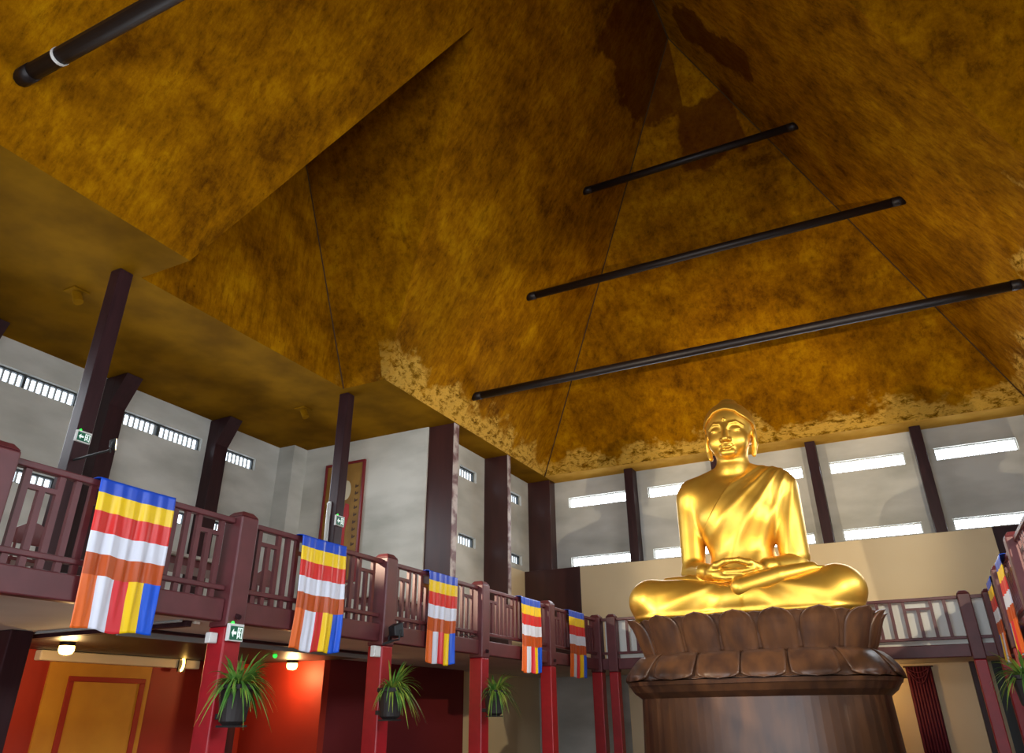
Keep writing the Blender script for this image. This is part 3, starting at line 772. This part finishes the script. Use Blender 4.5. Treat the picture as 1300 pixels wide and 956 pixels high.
for k in range(NL):
    petal(PER*(k+.5)/NL, PER/NL*.985, [(.02, 1.06), (.15, 1.0), (.26, .90), (.36, .78), (.43, .67), (.46, .575)], .06, -1, .08, 'lower_petal', tip=.22)
for k in range(NL):
    petal(PER*k/NL, PER/NL*1.0, [(.0, 1.04), (.11, .98), (.21, .88), (.30, .76), (.37, .65), (.40, .58)], .03, -1, .07, 'under_petal', tip=.22)
slab([(.40, .50), (.42, .57), (.0, .571)], 'lower_rim')
slab([(.30, FL), (.30, FL+.25), (.22, FL+.32), (.16, .28), (.30, .38), (.38, .50), (.0, .5)], 'plinth')

# ------------------------------------------------------------------ floodlights
def floodlight(x, y, z, sgn, label, lit, tgt=None, k=1.0):
    t = thing('floodlight', label, 'floodlight', (x, y, z), 'floodlights aimed at the statue')
    tgt = tgt or Vector((BX, BY-.3, BZ+2.9)); p = Vector((x, y, z)); d = (tgt-p).normalized()
    side = d.cross(Vector((0, 0, 1))).normalized(); up = side.cross(d)
    c = p+d*.10
    def pt(a, bb, cc): return c+(side*a+up*bb+d*cc)*k
    h = MB().add([pt(a*.12, q*.09, -.09) for a, q in ((-1, -1), (1, -1), (1, 1), (-1, 1))]+[pt(a*.19, q*.14, .07) for a, q in ((-1, -1), (1, -1), (1, 1), (-1, 1))],
                 [(3, 2, 1, 0), (4, 5, 6, 7), (0, 1, 5, 4), (1, 2, 6, 5), (2, 3, 7, 6), (3, 0, 4, 7)])
    obj('housing', h, M['black'], t, bevel=.012)
    g = MB().add([pt(a*.165, q*.115, cc) for cc in (.072, .082) for a, q in ((-1, -1), (1, -1), (1, 1), (-1, 1))], [(3, 2, 1, 0), (4, 5, 6, 7), (0, 1, 5, 4), (1, 2, 6, 5), (2, 3, 7, 6), (3, 0, 4, 7)])
    obj('glass', g, M['flood_glow'] if lit else M['frame_dark'], t)
    obj('bracket', MB().tube([pt(-.2, 0, 0), pt(-.2, -.17, -.05), pt(.2, -.17, -.05), pt(.2, 0, 0)], .014, 8).tube([pt(0, -.17, -.05)]+([(x-sgn*.84, y+.1, z-.1)] if lit else [(x-sgn*.12, y, z-.18)]), .018, 8), M['black'], t)
    if not lit: return
    l = bpy.data.lights.new('floodlight_beam', 'SPOT'); l.energy = FLOOD*lit; l.color = FLOODCOL; l.spot_size = math.radians(58); l.spot_blend = .35; l.shadow_soft_size = .06
    lo_ = bpy.data.objects.new('floodlight_beam', l); C.objects.link(lo_); lo_.location = c+d*.12+Vector((0, 0, EYE)); lo_.rotation_euler = d.to_track_quat('-Z', 'Y').to_euler()
floodlight(LX+.24, 10.2, 1.2, 1, 'black floodlight clamped to the red post between second and third flags', 0, Vector((-4.5, 16, 2.2)), .8)
floodlight(-10.3, 6.85, 3.74, 1, 'small lit floodlight beside the high exit sign on the tall timber post', 1.0, None, .55)
floodlight(mx(-10.3), 6.85, 3.74, -1, 'lit floodlight on the right-hand timber post opposite', 1.0, None, .55)

# ------------------------------------------------------------------ signs, lamps and fittings on the left
def exit_sign(x, y, z, label, w=.36, h=.20):
    """green sign on the +x face: arrow to the left, doorway with a running figure"""
    t = thing('exit_sign', label, 'sign', (x, y, z), 'green exit signs')
    obj('casing', MB().box(x, x+.05, y-w/2, y+w/2, z, z+h+.03), M['white'], t, bevel=.006)
    X = x+.05
    obj('green_face', MB().box(X, X+.006, y-w/2+.02, y+w/2-.02, z+.015, z+h), M['sign_green'], t)
    def P(pts, name):                                  # pts in sign units: u 0..1 along +y, v 0..1 up
        obj(name, MB().prism([(X+.006, y-w/2+.02+(w-.04)*u, z+.015+(h-.015)*v) for u, v in pts], (.004, 0, 0)), M['sign_white'], t)
    P([(.08, .5), (.24, .8), (.24, .6), (.46, .6), (.46, .4), (.24, .4), (.24, .2)], 'arrow')
    P([(.56, .1), (.56, .92), (.94, .92), (.94, .1), (.89, .1), (.89, .84), (.61, .84), (.61, .1)], 'doorway')
    P([(.70, .78), (.76, .82), (.79, .74), (.74, .68), (.82, .52), (.79, .48), (.74, .54), (.78, .34), (.84, .14), (.79, .12), (.73, .32), (.68, .20), (.62, .22), (.62, .28), (.67, .30), (.69, .52), (.64, .50), (.62, .56), (.70, .64)], 'running_figure')
    o = obj('lamp', MB().lathe((x+.03, y-w/2+.06, z+h+.03), [(.018, 0), (.018, .014), (.009, .024)], 10), M['led_green'], t); o['label'] = 'small green lamp on top'
exit_sign(-11.158, 7.0, 3.94, 'green exit sign fixed high on the tall timber post at left', .26, .15)
exit_sign(-11.158, 13.42, 3.9, 'small green exit sign on the slim timber post by the picture', .3, .2)
exit_sign(LX+.093, 7.15, .845, 'larger green exit sign on the red post under the gallery', .24, .17)
t = thing('fluorescent_batten', 'white tube lamp upright on the slim post by the picture', 'lamp', (-11.36, 13.28, 3.3))
obj('housing', MB().box(-11.40, -11.32, 13.27, 13.314, 3.3, 4.46), M['white'], t, bevel=.006)
obj('tube', MB().tube([(-11.36, 13.245, 3.36), (-11.36, 13.245, 4.40)], .022, 10), M['tube'], t, smooth=True)
for z in (3.34, 4.40): obj('end_cap', MB().box(-11.385, -11.335, 13.225, 13.27, z-.02, z+.02), M['white'], t)
for (x, y), l in (((-12.6, 7.08), 'small ochre spot housing on the flat ceiling left of the tall post'), ((-12.87, 13.66), 'small ochre spot housing on the flat ceiling left of the slim post')):
    t = thing('ceiling_spot', l, 'lamp', (x, y, SOF), 'ceiling spots')
    obj('plate', MB().box(x-.16, x+.16, y-.16, y+.16, SOF-.03, SOF), M['soffit'], t, bevel=.008)
    obj('housing', MB().tube([(x, y, SOF-.03), (x+.10, y+.03, SOF-.24)], .085, 14), M['soffit'], t, smooth=False)
def box_fit(x, y, z, s, label):
    t = thing('junction_box', label, 'box', (x, y, z), 'white junction boxes')
    obj('casing', MB().box(x-.04, x+.04, y-s/2, y+s/2, z, z+s), M['white'], t, bevel=.008)
    obj('lid', MB().box(x+.04, x+.05, y-s/2+.012, y+s/2-.012, z+.012, z+s-.012), M['white'], t)
box_fit(LX+.02, 10.16, .84, .16, 'white junction box left of the red post with the floodlight')
box_fit(LX-.06, 6.96, .82, .12, 'white junction box left of the lower exit sign')
# loose cable on the fascia beam
o = obj('loose_cable', MB().tube([(LX+.03+.02*math.sin(i), 12.7+.05*i+.05*math.sin(i*1.7), 1.345+.045*abs(math.sin(i*.9))) for i in range(14)], .008, 6), M['black'], smooth=True)
tag(o, 'thin black loop of cable lying on the beam right of the third flag', 'cable')

# ------------------------------------------------------------------ framed picture and furniture on the gallery
t = thing('framed_picture', 'tall framed painting with a red border behind the slim timber post', 'picture', (-13.47, BAYY-.05, 3.2))
px0, px1, pz0, pz1, py = -14.17, -12.78, 3.2, 6.54, BAYY-.06
fb = MB()
for a in ((px0, px0+.07, pz0, pz1), (px1-.07, px1, pz0, pz1), (px0+.07, px1-.07, pz0, pz0+.07), (px0+.07, px1-.07, pz1-.07, pz1)): fb.box(a[0], a[1], py-.02, py+.06, a[2], a[3])
obj('frame', fb, M['art_frame'], t, bevel=.01)
obj('painting', MB().box(px0+.07, px1-.07, py+.02, py+.055, pz0+.07, pz1-.07), M['art_bg'], t)
def flat(pts, mtl, name): obj(name, MB().prism([(x, py+.012, z) for x, z in pts], (0, .008, 0)), mtl, t)
flat([(-13.38+.17*math.cos(a), 5.72+.28*math.sin(a)) for a in [2*math.pi*i/18 for i in range(18)]], M['art_pale'], 'pale_shape')
flat([(-13.35, 5.35), (-13.23, 5.3), (-13.2, 5.0), (-13.3, 4.6), (-13.28, 3.9), (-13.42, 3.4), (-13.5, 3.9), (-13.42, 4.4), (-13.44, 4.9)], M['art_red'], 'red_shape')
flat([(-13.75, 3.3), (-13.1, 3.3), (-13.2, 3.7), (-13.55, 3.75)], M['art_dark'], 'dark_shape')
rr = random.Random(3)
for i in range(9):
    z = 5.75-.2*i; x = -13.0+.01*rr.uniform(-1, 1)
    flat([(x-.05, z), (x+.05, z+.03), (x+.045, z+.08), (x-.01, z+.05), (x-.04, z+.11), (x-.06, z+.04)], M['art_dark'], 'ink_mark')
def chair(x, y, rz, label):
    t = thing('wooden_chair', label, 'chair', (x, y, GF1), 'chairs on the left gallery')
    z0 = GF1
    obj('seat', MB().box(x-.22, x+.22, y-.22, y+.22, z0+.42, z0+.46), M['chair_wood'], t, bevel=.012)
    for a in (-1, 1):
        for c in (-1, 1): obj('leg', MB().tube([(x+a*.19, y+c*.19, z0), (x+a*.18, y+c*.18, z0+.42)], [.018, .022], 8), M['chair_wood'], t)
    bk = MB(); n = 10
    pts = [(x+.2, y-.21+.42*i/n, z0+.80+.09*math.sin(math.pi*i/n)) for i in range(n+1)]
    bk.prism([(x+.19, y-.21, z0+.62)]+[(x+.19, q[1], q[2]) for q in pts]+[(x+.19, y+.21, z0+.62)], (.03, 0, 0))
    obj('backrest', bk, M['chair_wood'], t, bevel=.008)
    for c in (-1, 1): obj('back_post', MB().tube([(x+.2, y+c*.18, z0+.44), (x+.205, y+c*.18, z0+.66)], .018, 8), M['chair_wood'], t)
for x, y, l in ((-9.6, 5.6, 'dark red wooden chair seen through the bars left of the largest flag'), (-9.45, 9.45, 'dark red wooden chair seen through the bars left of the second flag'),
                (-9.1, 11.25, 'dark red wooden chair just right of the second flag'), (-9.5, 13.9, 'dark red wooden chair left of the post with the floodlight')):
    chair(x, y, 0, l)
def table(x, y, L, label):
    t = thing('long_table', label, 'table', (x, y, GF1), 'tables on the left gallery')
    obj('tabletop', MB().box(x-.35, x+.35, y-L/2, y+L/2, GF1+.70, GF1+.745), M['table_top'], t, bevel=.01)
    obj('apron', MB().box(x-.28, x+.28, y-L/2+.08, y+L/2-.08, GF1+.60, GF1+.70), M['chair_wood'], t)
    for a in (-1, 1):
        for c in (-1, 1): obj('leg', MB().box(x+a*.28-.025, x+a*.28+.025, y+c*(L/2-.12)-.025, y+c*(L/2-.12)+.025, GF1, GF1+.60), M['chair_wood'], t)
table(-9.05, 7.75, 1.7, 'pale topped long table seen through the bars left of the lower exit sign')
table(-8.9, 12.4, 1.5, 'pale topped long table seen through the bars right of the second flag')

# ------------------------------------------------------------------ under the left gallery
UC = 1.03
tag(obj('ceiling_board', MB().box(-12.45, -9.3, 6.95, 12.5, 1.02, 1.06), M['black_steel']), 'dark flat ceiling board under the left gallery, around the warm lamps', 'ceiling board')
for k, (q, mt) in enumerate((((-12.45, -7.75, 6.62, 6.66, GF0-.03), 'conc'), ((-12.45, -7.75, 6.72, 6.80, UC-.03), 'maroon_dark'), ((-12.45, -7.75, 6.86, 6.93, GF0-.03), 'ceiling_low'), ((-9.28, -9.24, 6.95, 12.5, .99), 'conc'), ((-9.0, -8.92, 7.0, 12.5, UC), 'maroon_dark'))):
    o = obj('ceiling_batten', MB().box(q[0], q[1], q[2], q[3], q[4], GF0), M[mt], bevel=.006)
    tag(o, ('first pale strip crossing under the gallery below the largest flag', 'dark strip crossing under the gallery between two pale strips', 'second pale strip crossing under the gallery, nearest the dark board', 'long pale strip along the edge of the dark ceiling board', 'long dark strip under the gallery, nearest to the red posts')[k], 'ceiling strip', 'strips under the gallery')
o = struct('wall_under_left', MB().box(-12.7, -12.5, 2.2, 12.62, FL, GF0), M['red_wall'])
o = struct('wall_under_cross', MB().box(-12.5, -10.5, 12.62, 12.8, FL, GF0), M['red_wall'])
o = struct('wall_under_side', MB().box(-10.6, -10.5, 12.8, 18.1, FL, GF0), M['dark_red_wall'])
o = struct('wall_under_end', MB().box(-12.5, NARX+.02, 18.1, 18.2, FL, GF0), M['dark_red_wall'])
o = struct('wall_under_corner', MB().box(NARX, NARX+.05, 18.2, BACK, FL, GF0), M['cream'])
o = struct('wall_under_right', MB().box(mx(NARX)-.05, mx(NARX), 4, BACK, FL, GF0), M['cream'])
tag(obj('blind_box', MB().box(-12.5, -12.34, 8.0, 11.2, .862, 1.015), M['cream'], bevel=.02), 'long pale blind box along the top of the yellow panel', 'blind box')
t = thing('wall_panel', 'yellow wall panel with a red inner frame under the largest flag', 'panel', (-12.45, 9.26, FL))
obj('board', MB().box(-12.5, -12.46, 8.29, 10.23, FL, .86), M['yellow_panel'], t)
fr = MB().box(-12.46, -12.43, 8.64, 10.12, .58, .66).box(-12.46, -12.43, 8.64, 8.74, FL, .58).box(-12.46, -12.43, 10.02, 10.12, FL, .58)
obj('inner_frame', fr, M['red_wall'], t, bevel=.008)
t = thing('square_column', 'dark maroon square column below the gallery at the left edge', 'column', (-10.58, 6.6, FL))
obj('shaft', MB().box(-10.75, -10.42, 6.28, 6.59, FL, GF0), M['maroon_dark'], t, bevel=.015)
obj('foot_block', MB().box(-10.8, -10.37, 6.23, 6.64, FL, FL+.15), M['maroon_dark'], t, bevel=.01)
t = thing('square_column', 'dark maroon square column below the gallery beside the crescent lamp', 'column', (-11.9, 11.9, FL))
obj('shaft', MB().box(-12.1, -11.8, 11.5, 11.8, FL, GF0), M['maroon_dark'], t, bevel=.015)
obj('foot_block', MB().box(-12.14, -11.76, 11.46, 11.84, FL, FL+.15), M['maroon_dark'], t, bevel=.01)
def lamp(x, y, z, label, power):
    t = thing('ceiling_lamp', label, 'lamp', (x, y, z), 'warm lamps under the gallery')
    obj('rose', MB().lathe((x, y, z+.07), [(.10, 0), (.11, .02), (.11, .05)], 16), M['black_steel'], t)
    obj('shade', MB().lathe((x, y, z-.05), [(.03, 0), (.08, .015), (.105, .06), (.10, .12)], 18), M['lamp_glow'], t, smooth=True)
    l = bpy.data.lights.new('lamp_bulb', 'POINT'); l.energy = power; l.color = (1, .62, .25); l.shadow_soft_size = .1
    o = bpy.data.objects.new('lamp_bulb', l); C.objects.link(o); o.location = (x, y, z-.14+EYE)
lamp(-10.95, 7.46, .90, 'warm ceiling lamp lit under the largest flag', 50)
lamp(-10.95, 12.2, .90, 'warm ceiling lamp lighting the red wall under the second flag', 55)
lamp(-1.3, 21.2, .95, 'added unseen warm ceiling lamp under the back gallery, behind the lotus pedestal', 30)  # unseen lamp added for the warm light on the cream wall
t = thing('crescent_lamp', 'small crescent shaped lamp glowing at the end of the pale box', 'lamp', (-12.3, 10.75, .75))
obj('glow', MB().tube([(-12.30, 10.72+.05*math.cos(a), .93-.11*math.sin(a)*1.0) for a in [math.pi*(-.5+i/12) for i in range(13)]], .022, 8), M['lamp_glow'], t, smooth=True)
obj('plate', MB().box(-12.336, -12.31, 10.67, 10.83, .80, 1.0), M['black'], t)
for y, l in ((6.0, 'green pilot lamp under the gallery right of the lower exit sign'),): pass
o = obj('pilot_lamp', MB().lathe((-10.2, 10.9, .97), [(.02, 0), (.035, .02), (.035, .05)], 10), M['led_green']); tag(o, 'tiny green pilot lamp left of the second flag bottom', 'lamp')

# under the back gallery
cb = MB(); n = 40; vs = []
for j in range(2):
    for i in range(n+1):
        x = -.35+.56*i/n; vs.append((x, 22.13+.025*math.sin(i*1.3), 1.0 if j == 0 else FL+.02))
cb.add(vs, [(i, i+1, n+2+i, n+1+i) for i in range(n)])
t = thing('curtain', 'plum curtain hanging under the back gallery, right of the pedestal', 'curtain', (-.07, 22.13, FL))
o = obj('cloth', cb, M['curtain'], t, smooth=True); md = o.modifiers.new('th', 'SOLIDIFY'); md.thickness = .012
obj('rod', MB().tube([(-.40, 22.14, 1.0), (.26, 22.14, 1.0)], .015, 8), M['maroon_dark'], t)
sw = MB()
for k in range(3):
    sw.tube([(-.33+.5*i/12, 22.085, .97-(.10+.12*k)*math.sin(math.pi*i/12)) for i in range(13)], .014, 6)
obj('swag', sw, M['curtain'], t, smooth=True)
t = thing('square_column', 'dark column under the back gallery near the right corner', 'column', (1.17, 22.1, FL))
obj('shaft', MB().box(1.03, 1.30, 21.9, 22.18, FL, GF0), M['maroon_dark'], t, bevel=.012)
obj('foot_block', MB().box(.99, 1.34, 21.86, 22.19, FL, FL+.15), M['maroon_dark'], t, bevel=.01)
tag(obj('wall_panel', MB().box(1.5, 4.5, 22.08, 22.19, FL, GF0), M['frame_dark']), 'grey blue panel in the far right corner under the gallery', 'panel')

# ------------------------------------------------------------------ potted plants on the posts
def plant(x, y, z, label, light, seed, n=110, sc_=1.0, sgn=1):
    rr = random.Random(seed)
    t = thing('potted_plant', label, 'plant', (x, y, z-.42), 'bracket planters on the posts')
    obj('pot', MB().lathe((x, y, z-.42), [(.10, 0), (.15, .04), (.19, .36), (.21, .37), (.21, .42), (.17, .42), (.165, .36)], 20), M['pot'], t, smooth=False)
    obj('soil', MB().lathe((x, y, z-.06), [(.165, 0), (.14, .02)], 16), M['pot'], t)
    obj('bracket', MB().box(min(x-sgn*.16, x-sgn*.245), max(x-sgn*.16, x-sgn*.245), y-.03, y+.03, z-.36, z-.30).box(x-.12, x+.12, y-.12, y+.12, z-.44, z-.42), M['black'], t)
    lb = MB()
    for i in range(n):
        a = rr.uniform(0, 6.283); L = sc_*rr.uniform(.30, .55)*(.42 if math.cos(a)*sgn < -.2 else 1.1); lift = rr.uniform(.25, 1.0); w = rr.uniform(.010, .018)
        d = Vector((math.cos(a), math.sin(a), 0)); s = Vector((-d.y, d.x, 0)); k = 7; p = []
        for j in range(k+1):
            q = j/k
            c = Vector((x, y, z-.04))+d*(.04+L*(1-.35*lift)*q)+Vector((0, 0, L*(1.25*lift*q-(.35+.75*(1-lift))*q*q*1.3)))
            ww = w*(1-q**2.2)+.001
            p += [c-s*ww+Vector((0, 0, ww*.5)), c, c+s*ww+Vector((0, 0, ww*.5))]
        f = []
        for j in range(k):
            o3 = j*3; f += [(o3, o3+1, o3+4, o3+3), (o3+1, o3+2, o3+5, o3+4)]
        lb.add(p, f, 1 if rr.random() < light else 0)
    o = obj('foliage', lb, [M['leaf'], M['leaf_light']], t, smooth=True)
plant(-7.17, 7.1, .36, 'green spider plant on the red post under the lower exit sign', .15, 11, 330, .92)
plant(-7.17, 10.2, .40, 'yellow green spider plant on the red post under the floodlight', .6, 12, 170)
plant(-7.17, 13.5, .44, 'spider plant on the red post between third and fourth flags', .5, 13, 170)
plant(1.3, 13.6, .46, 'spider plant at the right picture edge below the flags', .45, 14, 110, 1.0, -1)
